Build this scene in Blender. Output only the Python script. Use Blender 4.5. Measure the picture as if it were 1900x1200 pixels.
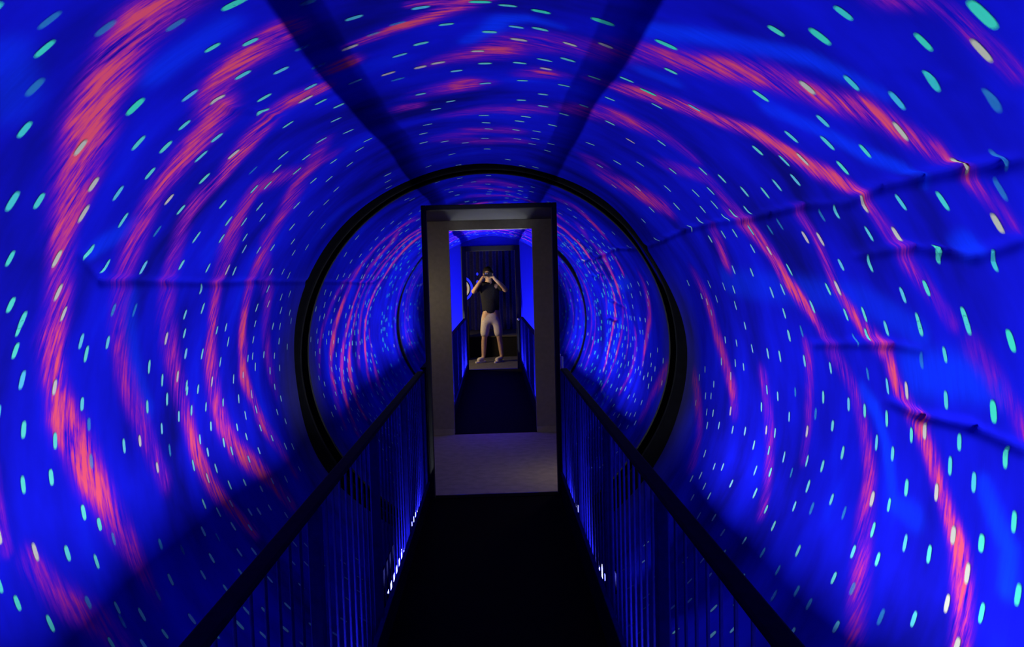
import bpy, bmesh, math, random
import numpy as np
from mathutils import Vector, Matrix

for o in list(bpy.data.objects):
    bpy.data.objects.remove(o)
S = bpy.context.scene
C = S.collection
PI = math.pi

# ------------------------------------------------------------------ camera, world, exposure
cam_d = bpy.data.cameras.new('camera')
cam = bpy.data.objects.new('camera', cam_d); C.objects.link(cam)
cam_d.sensor_fit = 'HORIZONTAL'; cam_d.sensor_width = 36.0
cam_d.lens = 1400.0 / 1900.0 * 36.0
cam_d.clip_start = 0.02
cam.matrix_world = Matrix(((0.999367, 0.027915, -0.022061, 0.0),
                           (-0.023531, 0.05348, -0.998292, 0.0),
                           (-0.026687, 0.998179, 0.054103, 1.5),
                           (0, 0, 0, 1)))
S.camera = cam
W = bpy.data.worlds.new('dark_hall'); S.world = W; W.use_nodes = True
W.node_tree.nodes['Background'].inputs[0].default_value = (0.004, 0.004, 0.02, 1)
W.node_tree.nodes['Background'].inputs[1].default_value = 0.25
S.view_settings.view_transform = 'Standard'
S.view_settings.look = 'None'
S.view_settings.gamma = 1.0
S.view_settings.use_curve_mapping = False
S.view_settings.exposure = 0.0
S.cycles.caustics_reflective = False
S.cycles.caustics_refractive = False

# ------------------------------------------------------------------ layout (metres; camera at x 0, y 0, z 1.5, looking along +y)
AX, ZC, R = -0.042, 0.96, 1.35      # drum axis and radius
WX = -0.025                         # walkway centre line
MIRROR_Y = 5.30                     # end wall of the first drum
DOOR_Y, FAR_Y, END_Y = 5.25, 7.49, 13.12
LAMP_POWER = 50.0
LAMP_COLOR = (0.80, 0.86, 1.0)

DOTS_GREEN=[[-39.7,1.6],[-47.7,1.74],[-30.0,2.03],[-26.4,2.1],[-30.0,2.25],[-36.3,2.18],[-32.2,2.56],[-30.4,2.46],[-40.0,2.3],[-39.3,2.51],[-44.7,2.18],[-43.8,2.32],[-42.9,2.54],[-48.0,2.36],[-45.9,2.69],[-51.8,2.27],[-55.3,1.85],[-54.7,1.94],[-55.4,2.4],[-52.0,2.72],[-49.1,3.0],[-44.6,3.18],[-51.9,3.18],[-51.4,3.36],[-56.1,2.99],[-55.5,3.23],[-54.5,3.5],[-60.5,2.31],[-62.5,2.46],[-62.5,2.73],[-61.5,3.01],[-61.6,3.26],[-61.8,1.95],[-67.5,2.04],[-65.9,3.29],[-69.6,2.12],[-70.8,3.22],[-69.7,3.37],[-43.0,3.29],[-47.6,3.41],[-57.0,3.58],[-61.9,3.59],[-70.9,4.19],[-66.2,4.27],[-70.6,2.12],[-73.5,2.14],[-77.5,2.21],[-81.1,2.13],[-84.0,2.25],[-73.5,2.48],[-75.5,2.53],[-74.3,2.66],[-79.5,3.0],[-82.4,3.12],[-86.2,2.99],[-86.1,3.17],[-74.4,3.26],[-78.4,3.31],[-79.1,3.48],[-86.2,3.49],[-85.8,3.37],[-90.0,3.43],[-90.1,3.29],[-90.5,3.6],[-91.1,3.82],[-90.9,3.11],[-82.7,2.54],[-86.7,2.4],[-91.0,2.79],[-96.4,3.52],[-94.9,3.66],[-86.8,3.97],[-96.2,4.12],[-97.8,3.98],[-99.5,3.79],[-102.0,3.86],[-99.6,3.59],[-100.4,3.4],[-103.5,3.64],[-108.1,3.72],[-109.6,3.88],[-113.1,4.02],[-105.7,4.02],[-100.7,4.29],[-96.1,4.3],[-91.3,2.37],[-90.8,2.24],[-97.8,2.5],[-100.5,2.57],[-101.7,2.37],[-105.0,2.5],[-103.5,2.09],[-108.0,2.18],[-112.3,2.51],[-108.0,3.39],[-111.1,3.49],[-115.4,3.78],[-116.6,3.87],[-115.2,3.55],[-100.5,2.05],[-115.5,2.39],[-86.0,4.37],[-83.3,4.22],[-79.0,4.28],[-74.3,3.72],[-74.6,3.6],[36.2,1.62],[33.2,1.84],[42.4,1.51],[45.9,1.58],[42.4,1.81],[46.2,1.72],[37.9,2.18],[44.7,2.05],[47.5,2.13],[44.8,2.28],[50.1,1.99],[51.3,2.17],[47.6,2.47],[50.9,2.51],[50.7,2.66],[51.2,2.79],[57.4,2.01],[58.0,1.82],[57.2,2.41],[61.0,2.29],[64.5,2.0],[65.4,1.76],[65.3,2.38],[65.1,2.56],[69.8,2.26],[68.8,2.12],[65.4,3.01],[69.8,3.31],[73.9,3.25],[69.0,2.74],[72.0,1.98],[72.9,2.54],[69.2,3.18],[72.3,2.95],[73.2,2.68],[44.5,2.57],[73.2,2.22],[78.2,3.26],[82.5,3.52],[82.6,3.16],[82.9,2.94],[82.2,3.72],[82.6,3.39],[74.7,2.42],[74.2,2.22],[73.1,1.98],[77.2,2.12],[76.1,2.57],[82.9,2.14],[87.6,2.08],[87.6,1.89],[90.9,2.12],[89.0,2.34],[83.3,2.49],[88.1,2.51],[92.7,2.46],[92.2,2.58],[88.2,2.68],[88.1,2.81],[92.5,2.93],[88.3,3.02],[96.0,2.82],[99.6,2.95],[100.1,3.09],[104.0,3.02],[90.9,3.46],[94.0,3.33],[98.4,3.48],[102.3,3.52],[94.5,3.67],[90.4,3.59],[101.8,3.33],[106.0,3.44],[103.7,2.81],[108.5,3.08],[99.8,2.44],[96.3,2.35],[91.7,2.01],[104.3,2.5],[108.8,2.57],[107.6,2.43],[103.4,2.31],[102.9,2.18],[98.2,1.96],[94.2,1.85],[105.6,1.92],[101.5,1.81],[111.4,2.18],[119.4,2.49],[112.5,3.34],[107.5,3.61],[111.4,3.52],[-24.1,1.89],[-6.3,2.23],[-14.4,2.19],[4.4,2.24],[-3.6,2.41],[2.1,2.5],[5.7,2.43],[8.9,2.41],[-7.6,2.55],[-11.0,2.61],[-26.0,2.34],[-3.3,2.88],[1.3,2.82],[6.7,2.8],[10.4,2.72],[13.7,2.65],[27.2,2.36],[-18.8,2.72],[-24.5,2.57],[1.2,3.07],[7.5,3.04],[14.5,3.04],[18.5,2.78],[22.9,2.64],[-25.0,2.77],[-10.1,3.09],[-23.3,2.92],[-31.4,2.81],[-25.4,3.09],[-5.3,3.29],[-8.4,3.4],[7.8,3.38],[11.5,3.25],[19.2,3.29],[22.5,3.03],[29.3,2.81],[33.5,2.59],[-30.1,3.27],[-25.3,3.34],[0.6,3.69],[1.0,3.86],[8.1,3.77],[9.2,3.67],[12.1,3.45],[16.4,3.51],[15.0,3.74],[25.0,3.38],[1.5,4.01],[7.6,3.97],[12.1,3.93],[0.5,4.31],[8.2,4.24],[12.3,4.14],[16.2,4.21],[24.0,3.89],[34.6,3.23],[-9.1,4.33],[-4.3,4.45],[11.9,4.35],[16.1,4.46],[0.9,4.72],[-8.4,4.76],[-13.0,4.03],[-11.3,3.8],[-36.5,3.12],[-34.5,3.36],[-26.3,3.75],[-23.6,3.65],[-31.9,3.67],[-39.3,3.21],[-37.9,3.44],[-37.8,3.72],[-35.6,3.88],[-36.9,4.17],[-30.2,3.91],[-26.9,4.79],[-28.0,5.01],[-25.7,4.62],[-7.5,5.14],[6.5,5.0],[10.8,5.12],[14.5,5.06],[29.0,4.29],[31.5,4.02],[-13.9,4.25],[-15.5,4.92],[40.4,3.5],[43.2,3.84],[46.8,3.53],[-77.7,3.8],[-49.6,3.55],[-44.4,3.83],[-45.0,4.15],[-49.6,4.03],[-47.6,4.72],[-40.9,4.24],[-53.2,4.24],[-56.2,4.42],[-61.6,4.41],[-61.7,4.18],[-54.4,4.7],[-55.7,3.97],[-56.8,3.79],[-62.6,4.59],[-68.6,4.61],[-68.0,4.8],[-75.0,4.25],[-83.1,4.31],[-72.4,4.7],[-73.5,4.94],[-76.0,5.02],[-76.9,4.76],[-76.5,4.61],[-81.0,4.79],[-83.2,4.98],[-88.4,4.82],[-84.7,4.72],[-88.3,4.64],[-83.6,4.52],[-81.8,3.73],[-84.8,3.36],[-100.8,4.07],[-91.8,4.05],[-104.5,4.41],[-105.3,4.17],[-96.6,4.78],[-99.4,4.65],[-102.8,4.76],[-113.3,4.18],[-109.8,4.72],[-115.7,4.65],[-108.4,4.58],[-92.9,4.7],[35.2,3.78],[43.3,3.16],[46.1,3.05],[47.4,3.3],[49.8,2.95],[50.4,3.42],[50.6,3.64],[53.1,3.27],[53.2,3.07],[53.7,3.43],[45.6,4.33],[47.4,4.71],[47.7,3.95],[52.7,3.81],[57.1,3.19],[57.2,3.43],[53.9,4.81],[57.0,3.6],[53.7,4.03],[57.3,3.82],[60.8,3.31],[65.6,3.46],[64.8,3.69],[69.2,3.79],[68.6,3.95],[68.3,4.25],[72.0,4.2],[71.6,4.51],[67.9,4.68],[72.9,3.84],[77.3,3.76],[81.9,4.18],[81.9,3.97],[75.7,4.39],[86.8,4.03],[91.2,4.62],[94.2,4.78],[93.9,4.4],[98.0,4.57],[97.2,4.44],[101.8,4.5],[101.1,4.36],[103.1,4.22],[102.3,4.01],[101.2,3.85],[104.9,4.44],[103.0,3.71],[111.5,4.35],[111.2,4.0],[87.1,3.9],[87.5,4.27]]
DOTS_PALE=[[-34.7,2.3],[-40.3,2.71],[-47.6,1.96],[-51.4,2.12],[-50.9,2.59],[-55.3,2.16],[-61.7,3.49],[-61.5,2.15],[-66.1,2.24],[-69.2,2.32],[-75.0,3.11],[-82.5,3.26],[-79.4,2.38],[-91.3,2.91],[-85.6,3.65],[-86.8,4.14],[-92.1,4.27],[-104.2,3.52],[-97.0,3.03],[-95.3,2.1],[-99.3,2.23],[-111.4,3.65],[45.3,1.4],[40.3,1.97],[49.3,1.79],[48.4,2.35],[54.7,1.69],[61.2,1.67],[61.5,2.14],[56.9,2.22],[68.8,2.66],[61.5,3.12],[60.0,2.71],[60.7,2.61],[87.8,2.26],[83.1,2.36],[95.2,3.14],[98.7,3.59],[94.9,2.18],[100.3,2.55],[99.0,2.08],[102.4,2.0],[107.1,2.06],[110.9,1.98],[-16.7,2.39],[6.2,2.55],[13.3,2.48],[17.9,2.38],[0.3,2.69],[-8.7,2.78],[-5.9,2.77],[10.9,2.83],[-13.7,2.76],[-26.4,2.66],[30.2,3.48],[35.1,4.5],[39.3,4.21],[-70.2,4.39],[73.0,4.43],[90.3,4.11],[98.4,4.08],[101.4,4.81]]
DOTS_FAINT=[[-37.2,1.54],[-43.4,1.67],[-35.1,1.68],[-30.7,1.84],[-56.3,2.67],[-41.4,2.99],[-69.6,2.8],[-69.3,2.64],[-85.9,2.58],[-95.3,3.17],[-91.3,2.58],[-103.6,2.63],[-109.0,2.38],[-114.8,3.37],[-112.1,3.06],[-108.9,2.92],[-114.3,2.5],[-115.2,2.77],[49.6,1.47],[55.0,1.56],[57.8,1.6],[57.2,2.51],[57.6,2.97],[57.0,2.85],[77.1,3.13],[78.5,2.25],[91.6,3.08],[103.6,3.21],[104.5,2.7],[106.9,2.93],[114.0,2.32],[113.4,2.5],[119.8,2.68],[119.5,2.99],[119.3,3.18],[119.7,2.79],[123.2,2.92],[77.3,2.68],[82.3,2.63],[88.9,3.27],[-18.3,2.02],[-9.7,2.32],[-13.1,2.35],[-21.9,2.26],[-21.6,2.43],[-12.7,2.85]]
DOTS_BIG=[[-24.9,1.89],[-40.8,2.03],[36.6,1.75],[42.7,1.33],[74.3,1.81],[82.8,1.93],[1.0,2.22],[8.6,2.25],[16.3,2.2],[24.6,2.19],[26.7,2.68]]
PINK=[
[[-28.3,1.74,0.078,0.8],[-31.7,1.75,0.078,1.0],[-35.4,1.79,0.074,1.0],[-39.9,1.86,0.074,1.0],[-44.0,1.91,0.072,1.0],[-47.0,1.98,0.08,1.0],[-51.1,2.04,0.078,1.0],[-55.3,2.09,0.067,0.9],[-58.8,2.13,0.054,0.7],[-63.0,2.2,0.049,0.6],[-67.4,2.27,0.057,0.7],[-71.1,2.3,0.064,0.85],[-74.9,2.34,0.059,0.8],[-79.4,2.39,0.052,0.8],[-82.6,2.42,0.06,1.0],[-87.8,2.51,0.07,1.0],[-92.2,2.56,0.072,1.0],[-96.9,2.62,0.066,0.7],[-101.7,2.67,0.067,0.6],[-106.3,2.72,0.06,0.55],[-111.4,2.75,0.05,0.4],[-115.8,2.75,0.041,0.2]],
[[-22.2,2.13,0.062,0.8],[-26.2,2.16,0.068,0.9],[-30.3,2.18,0.061,0.9],[-34.2,2.24,0.058,0.6],[-36.8,2.4,0.071,0.8],[-41.6,2.44,0.071,0.9],[-47.9,2.48,0.069,0.8],[-52.4,2.5,0.056,0.7],[-57.6,2.55,0.069,0.6],[-62.7,2.61,0.063,0.5],[-68.7,2.68,0.058,0.4],[-74.9,2.75,0.052,0.5],[-80.3,2.82,0.06,0.5],[-87.1,2.92,0.062,0.5],[-93.2,3.0,0.056,0.5],[-99.7,3.08,0.058,0.45]],
[[-23.6,2.64,0.052,0.9],[-27.7,2.61,0.058,0.9],[-30.5,2.62,0.057,0.6],[-39.8,2.75,0.059,1.0],[-44.2,2.8,0.042,0.9],[-48.8,2.78,0.056,0.7],[-54.7,2.83,0.048,0.5],[-62.4,2.95,0.049,0.5],[-70.3,3.06,0.058,0.4],[-77.3,3.17,0.06,0.5],[-84.9,3.29,0.062,0.5],[-91.7,3.4,0.064,0.6],[-99.9,3.48,0.065,0.9],[-106.2,3.54,0.065,0.9],[-111.9,3.62,0.057,0.8],[-118.9,3.7,0.049,0.7]],
[[-31.7,3.56,0.061,0.4],[-37.7,3.51,0.063,0.4],[-44.1,3.19,0.066,0.5],[-51.8,3.27,0.076,0.65],[-58.6,3.4,0.078,0.6],[-66.5,3.47,0.055,0.5],[-73.3,3.54,0.044,1.0],[-79.5,3.58,0.065,0.65],[-86.6,3.68,0.071,0.7],[-92.8,3.76,0.072,0.75],[-101.1,3.9,0.075,0.7],[-107.8,4.06,0.073,0.7],[-113.3,4.18,0.063,0.7],[-120.4,4.26,0.064,0.6]],
[[-29.9,3.29,0.046,0.3],[-35.5,3.55,0.059,0.5],[-39.4,3.59,0.065,0.6],[-46.0,3.76,0.075,0.6],[-55.7,3.86,0.066,0.6],[-63.6,3.92,0.065,0.55],[-70.0,3.97,0.057,0.9],[-75.0,4.01,0.056,1.0],[-81.0,4.11,0.064,0.9],[-86.1,4.14,0.063,0.9],[-92.6,4.26,0.057,0.8],[-100.6,4.36,0.065,0.6],[-107.3,4.47,0.059,0.5],[-115.5,4.54,0.052,0.4]],
[[-52.6,3.73,0.042,0.3],[-68.4,4.35,0.06,0.35],[-85.8,4.63,0.062,0.35],[-94.1,4.72,0.053,0.3]],
[[-100.0,2.2,0.046,0.4],[-106.6,2.28,0.058,0.45],[-112.8,2.4,0.062,0.5],[-117.0,2.44,0.054,0.4]],
[[-88.1,2.11,0.027,0.5],[-92.7,2.12,0.027,0.6],[-97.4,2.12,0.021,0.4]],
[[-17.1,2.38,0.022,0.6],[-12.7,2.38,0.031,0.9],[-9.0,2.36,0.035,1.0],[-5.3,2.32,0.045,1.0],[-1.7,2.25,0.049,1.0],[0.7,2.18,0.046,1.0]],
[[-7.5,2.2,0.02,0.7],[-4.9,2.21,0.024,0.8],[-1.6,2.19,0.027,0.8]],
[[-6.9,2.77,0.043,0.3],[-1.1,2.73,0.068,0.5],[3.0,2.69,0.076,0.85],[6.1,2.59,0.085,0.6],[12.0,2.51,0.087,0.4],[17.1,2.46,0.083,0.4],[22.2,2.33,0.073,0.5],[26.8,2.27,0.068,0.7],[32.3,2.16,0.066,0.8],[36.1,2.07,0.066,0.8],[40.6,1.99,0.053,0.6],[43.8,1.92,0.048,0.75],[46.2,1.84,0.049,0.9],[49.5,1.79,0.04,0.8],[52.5,1.73,0.037,0.8],[54.9,1.7,0.023,0.7],[58.8,1.65,0.029,0.35],[61.5,1.63,0.028,0.35]],
[[-10.0,3.1,0.059,0.3],[-5.3,3.08,0.073,0.5],[-2.3,3.07,0.08,0.9],[1.2,3.07,0.054,0.3]],
[[8.3,2.94,0.062,0.4],[10.8,2.9,0.066,0.8],[13.4,2.88,0.047,0.3]],
[[-20.3,2.51,0.049,0.6],[-18.2,2.51,0.049,0.9]],
[[-14.1,3.25,0.057,0.6],[-12.2,3.26,0.051,0.5]],
[[-5.6,3.63,0.074,0.3],[0.9,3.56,0.072,0.4],[6.3,3.56,0.082,0.55],[12.6,3.5,0.07,0.3]],
[[-1.8,4.09,0.083,0.4],[6.7,4.0,0.08,0.4],[-9.6,4.23,0.075,0.3],[0.5,4.46,0.1,0.4],[8.3,4.31,0.093,0.3]],
[[19.3,2.82,0.055,0.4],[23.3,2.81,0.064,0.8],[27.5,2.72,0.069,0.9],[32.3,2.65,0.063,0.9],[37.1,2.58,0.05,0.8],[41.8,2.46,0.044,1.0],[46.0,2.42,0.048,1.0],[49.7,2.35,0.05,1.0],[52.6,2.26,0.046,1.0],[54.7,2.2,0.032,0.8],[58.4,2.19,0.036,0.4],[63.1,2.17,0.039,0.5],[65.7,2.16,0.043,0.6],[69.7,2.11,0.036,0.4],[73.0,2.05,0.033,0.3]],
[[17.6,3.43,0.082,0.4],[22.3,3.3,0.089,0.65],[27.6,3.22,0.082,0.7],[32.9,3.14,0.064,0.5],[39.7,3.12,0.054,0.3]],
[[27.0,4.25,0.085,0.3],[32.7,4.44,0.102,0.5],[42.3,4.23,0.097,0.8],[46.2,4.12,0.08,0.7]],
[[38.5,3.52,0.062,0.3],[44.7,3.2,0.049,0.4],[49.3,3.22,0.054,0.5],[53.2,3.19,0.051,0.5]],
[[56.9,3.71,0.06,0.5],[62.8,3.77,0.059,0.6]],
[[53.2,3.33,0.062,0.4],[57.4,3.18,0.076,0.7],[62.1,3.12,0.061,0.7],[67.4,3.11,0.058,1.0],[71.4,3.03,0.054,1.0],[75.1,2.96,0.034,0.6],[80.1,2.9,0.047,0.5],[85.2,2.77,0.042,0.4],[92.8,2.66,0.043,0.5],[97.2,2.6,0.04,0.6],[103.4,2.57,0.049,0.5],[108.5,2.52,0.051,0.5],[114.1,2.46,0.048,0.5],[118.8,2.39,0.045,0.5]],
[[56.3,2.66,0.039,0.4],[60.2,2.64,0.03,0.4],[69.2,2.68,0.029,0.8],[72.7,2.63,0.041,0.7],[75.5,2.57,0.044,0.9],[78.7,2.46,0.04,0.8],[82.7,2.42,0.043,0.8],[85.9,2.34,0.039,1.0],[88.0,2.28,0.042,0.9],[91.0,2.22,0.039,0.7],[94.5,2.16,0.032,0.8],[97.2,2.11,0.034,0.9],[100.4,2.05,0.039,1.0],[103.7,2.02,0.041,1.0],[107.2,1.99,0.039,0.9],[110.7,1.97,0.038,0.9]],
[[76.0,1.98,0.047,0.3],[78.8,1.92,0.043,0.4],[82.0,1.85,0.032,0.5],[84.1,1.82,0.031,0.4]],
[[36.8,1.51,0.035,0.4],[39.6,1.41,0.024,0.5],[41.8,1.39,0.024,0.6],[44.0,1.39,0.025,0.85],[45.8,1.38,0.028,0.6],[48.1,1.37,0.027,0.5]],
[[66.4,4.47,0.071,0.3],[73.0,4.43,0.076,0.7],[81.1,4.35,0.069,0.6],[89.0,4.18,0.061,0.7],[94.1,4.06,0.056,0.7],[98.3,4.03,0.047,0.5]],
[[95.1,4.94,0.072,0.5],[100.1,4.78,0.075,0.7],[107.5,4.58,0.058,0.3],[115.8,4.51,0.062,0.4]],
[[88.0,3.63,0.058,0.45],[94.5,3.59,0.055,0.5],[103.7,3.5,0.05,0.5],[113.5,3.37,0.044,0.4]],
[[79.5,3.12,0.036,0.4],[91.4,3.15,0.035,0.45],[100.1,3.13,0.033,0.3]]]
VEIN=[
[[-0.9,2.59,0.033,0.8],[2.2,2.49,0.04,1.0],[3.7,2.38,0.04,1.0],[7.1,2.34,0.031,0.9],[11.4,2.35,0.024,0.5]],
[[21.7,2.15,0.044,0.8],[27.2,2.06,0.04,1.0],[32.8,1.97,0.035,0.8],[37.8,1.86,0.03,0.9],[40.9,1.82,0.028,0.8],[45.1,1.75,0.022,0.5]],
[[40.1,2.23,0.037,0.6],[44.3,2.14,0.033,0.7],[50.1,2.02,0.033,0.8],[53.5,1.89,0.024,0.8],[55.5,1.86,0.02,0.7]],
[[91.6,1.97,0.031,0.7],[94.7,1.92,0.032,1.0],[97.4,1.86,0.03,1.0],[101.4,1.85,0.032,1.0]],
[[85.5,2.69,0.039,0.6],[87.4,2.6,0.036,0.8],[90.8,2.53,0.028,0.8],[93.6,2.49,0.032,0.8],[99.1,2.42,0.03,0.6],[99.5,2.28,0.044,0.5]],
[[-36.0,1.98,0.053,0.7],[-30.9,1.98,0.05,0.6],[-27.3,1.97,0.047,0.5]],
[[80.2,2.31,0.074,0.7],[79.5,2.03,0.065,0.8],[80.6,1.91,0.042,0.5]],
[[63.3,1.82,0.038,0.8],[63.8,1.87,0.037,0.6]],
[[-59.8,2.34,0.042,0.6],[-56.0,2.49,0.043,0.5]],
[[24.2,2.47,0.041,0.5],[28.2,2.45,0.04,0.5]],
[[67.3,3.87,0.075,0.4],[70.8,2.5,0.062,0.4],[74.8,2.23,0.048,0.5]],
[[-41.8,1.54,0.05,0.5],[-45.6,1.67,0.057,0.4]],
[[-68.0,2.74,0.048,0.4],[-86.7,2.99,0.051,0.5]]]
FOLD=[
[[52.1,5.2,0.6],[55.1,5.2,0.6],[54.7,4.71,1.0],[53.6,4.17,1.0],[54.1,3.72,0.7],[54.8,3.25,0.7],[54.8,2.93,1.0],[55.0,2.62,0.8],[56.3,2.33,0.5],[55.1,2.1,0.9],[55.0,1.88,1.0],[55.0,1.71,1.0],[55.4,1.59,1.0],[55.5,1.51,0.8]],
[[64.0,2.45,0.5],[63.4,2.12,0.8],[64.2,1.97,0.9],[65.0,1.85,0.7],[63.3,1.64,0.9]],
[[85.5,2.5,0.6],[86.0,2.31,0.9],[85.3,2.04,0.8],[86.2,1.83,0.7]],
[[-34.9,2.3,0.2],[-34.6,2.42,0.35],[-32.8,2.53,0.35],[-31.1,2.72,0.2]],
[[-60.7,2.27,0.4],[-64.8,2.5,0.7],[-64.8,3.0,0.7],[-64.2,4.07,0.6],[-64.8,5.2,0.5]],
[[42.5,1.67,0.2],[46.6,1.54,0.25],[50.5,1.44,0.2]],
[[79.3,3.06,0.6],[77.0,2.44,0.7],[77.1,2.25,0.4]]]


# ------------------------------------------------------------------ helpers
class MB:
    def __init__(s): s.bm = bmesh.new()
    def box(s, x0, x1, y0, y1, z0, z1, bev=0.0):
        r = bmesh.ops.create_cube(s.bm, size=1.0)
        for v in r['verts']:
            v.co = Vector(((x0+x1)/2 + v.co.x*(x1-x0), (y0+y1)/2 + v.co.y*(y1-y0), (z0+z1)/2 + v.co.z*(z1-z0)))
        if bev:
            es = {e for v in r['verts'] for e in v.link_edges}
            bmesh.ops.bevel(s.bm, geom=list(es), offset=bev, segments=2, affect='EDGES', profile=0.5)
        return s
    def tube(s, pts, rad, n=10, cap=True):
        pts = [Vector(p) for p in pts]
        rads = rad if isinstance(rad, (list, tuple)) else [rad]*len(pts)
        rings = []
        for i, p in enumerate(pts):
            a = pts[max(i-1, 0)]; b = pts[min(i+1, len(pts)-1)]
            d = (b-a).normalized()
            up = Vector((0, 0, 1)) if abs(d.z) < .9 else Vector((1, 0, 0))
            e1 = d.cross(up).normalized(); e2 = e1.cross(d)
            rings.append([s.bm.verts.new(p + (e1*math.cos(k*2*PI/n) + e2*math.sin(k*2*PI/n))*rads[i]) for k in range(n)])
        for A, B in zip(rings, rings[1:]):
            for k in range(n):
                s.bm.faces.new((A[k], A[(k+1) % n], B[(k+1) % n], B[k]))
        if cap:
            s.bm.faces.new(rings[0]); s.bm.faces.new(rings[-1][::-1])
        return s
    def ball(s, c, r, seg=12, sc=(1, 1, 1)):
        q = bmesh.ops.create_uvsphere(s.bm, u_segments=seg, v_segments=max(6, seg*2//3), radius=r)
        for v in q['verts']:
            v.co = Vector((v.co.x*sc[0]+c[0], v.co.y*sc[1]+c[1], v.co.z*sc[2]+c[2]))
        return s
    def disc(s, c, r0, r1, y0, y1, a0=0.0, a1=2*PI, n=40):
        """ring or disc in the x-z plane between y0 and y1"""
        full = abs(a1-a0-2*PI) < 1e-6
        m = n if full else n+1
        L = []
        for k in range(m):
            t = a0+(a1-a0)*k/n
            L.append([s.bm.verts.new((c[0]+r*math.cos(t), y, c[1]+r*math.sin(t))) for r, y in ((r0, y0), (r1, y0), (r1, y1), (r0, y1))])
        for k in range(n):
            A, B = L[k], L[(k+1) % m]
            for j in range(4):
                s.bm.faces.new((A[j], A[(j+1) % 4], B[(j+1) % 4], B[j]))
        if not full:
            s.bm.faces.new(L[0]); s.bm.faces.new(L[-1][::-1])
        return s
    def build(s, name, mat, parent=None, smooth=False, loc=None):
        bmesh.ops.recalc_face_normals(s.bm, faces=s.bm.faces)
        me = bpy.data.meshes.new(name); s.bm.to_mesh(me); s.bm.free()
        if smooth:
            for p in me.polygons: p.use_smooth = True
        return link(name, me, mat, parent, loc)

def link(name, me, mat, parent=None, loc=None):
    if mat and not me.materials: me.materials.append(mat)
    o = bpy.data.objects.new(name, me); C.objects.link(o)
    if parent: o.parent = parent
    if loc: o.location = loc
    return o

def tag(o, label=None, cat=None, group=None, kind=None):
    for k, v in (('label', label), ('category', cat), ('group', group), ('kind', kind)):
        if v: o[k] = v
    return o

def empty(name, loc, label, cat, group=None):
    o = bpy.data.objects.new(name, None); C.objects.link(o); o.location = loc
    o.empty_display_size = .1
    return tag(o, label, cat, group)

def copy_tree(o, parent=None):
    c = o.copy(); C.objects.link(c)
    if parent: c.parent = parent
    for ch in list(o.children): copy_tree(ch, c)
    return c

def material(name, col, rough=.6, var=.25, scale=18.0, metal=0.0, bump=0.0, stretch=(1, 1, 1), spec=.3):
    m = bpy.data.materials.new(name); m.use_nodes = True
    N, L = m.node_tree.nodes, m.node_tree.links
    b = N['Principled BSDF']; b.inputs['Roughness'].default_value = rough; b.inputs['Metallic'].default_value = metal
    b.inputs['Specular IOR Level'].default_value = spec
    tc = N.new('ShaderNodeTexCoord'); mp = N.new('ShaderNodeMapping'); mp.inputs['Scale'].default_value = stretch
    no = N.new('ShaderNodeTexNoise'); no.inputs['Scale'].default_value = scale; no.inputs['Detail'].default_value = 5
    rp = N.new('ShaderNodeValToRGB')
    rp.color_ramp.elements[0].position = .3; rp.color_ramp.elements[1].position = .7
    rp.color_ramp.elements[0].color = tuple(c*(1-var) for c in col)+(1,)
    rp.color_ramp.elements[1].color = tuple(min(1, c*(1+var)) for c in col)+(1,)
    L.new(tc.outputs['Object'], mp.inputs[0]); L.new(mp.outputs[0], no.inputs['Vector'])
    L.new(no.outputs['Fac'], rp.inputs[0]); L.new(rp.outputs[0], b.inputs['Base Color'])
    if bump:
        bp = N.new('ShaderNodeBump'); bp.inputs['Strength'].default_value = bump; bp.inputs['Distance'].default_value = .01
        L.new(no.outputs['Fac'], bp.inputs['Height']); L.new(bp.outputs[0], b.inputs['Normal'])
    return m

def emitter(name, col, strength):
    m = bpy.data.materials.new(name); m.use_nodes = True
    N, L = m.node_tree.nodes, m.node_tree.links
    N.remove(N['Principled BSDF'])
    e = N.new('ShaderNodeEmission'); e.inputs[0].default_value = col+(1,); e.inputs[1].default_value = strength
    L.new(e.outputs[0], N['Material Output'].inputs[0])
    return m

M = {}
M['black_rubber'] = material('black_rubber', (.002, .002, .003), .95, spec=.05)
M['carpet'] = material('black_carpet', (.0016, .0016, .002), .95, .5, 90, bump=.6, spec=.05)
M['rail_blue'] = material('dark_blue_enamel', (.001, .001, .10), .8, .2, 30, spec=.01)
M['rail_black'] = material('black_enamel', (.002, .002, .012), .8, .3, 30, spec=.04)
M['toe'] = material('dark_blue_board', (.0006, .0006, .012), .9, .3, 12, spec=.02)
M['frame_black'] = material('black_door_paint', (.004, .004, .005), .7)
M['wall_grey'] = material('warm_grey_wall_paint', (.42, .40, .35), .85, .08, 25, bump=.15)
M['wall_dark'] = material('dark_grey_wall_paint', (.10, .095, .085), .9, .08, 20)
M['floor_grey'] = material('grey_vinyl_floor', (.50, .45, .36), .7, .15, 14, bump=.1)
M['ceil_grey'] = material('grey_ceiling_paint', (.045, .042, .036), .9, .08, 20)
M['baseboard'] = material('pale_baseboard_paint', (.55, .52, .46), .5, .08, 12)
M['steel'] = material('brushed_steel', (.55, .55, .55), .35, .15, 40, metal=.9)
M['tube'] = emitter('blacklight_glow', (.10, .12, 1.0), 20.0)
M['led'] = emitter('blue_led_glow', (.02, .03, 1.0), 1.0)
M['cream'] = emitter('lit_cream_rim', (.75, .62, .45), .55)
M['skin'] = material('skin', (.55, .36, .22), .55, .1, 30)
M['shirt'] = material('navy_cotton', (.012, .013, .02), .9, .3, 60, bump=.3)
M['shorts'] = material('cream_cotton', (.55, .50, .42), .9, .12, 50, bump=.3)
M['hair'] = material('dark_hair', (.012, .009, .008), .6, .4, 60)
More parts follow.
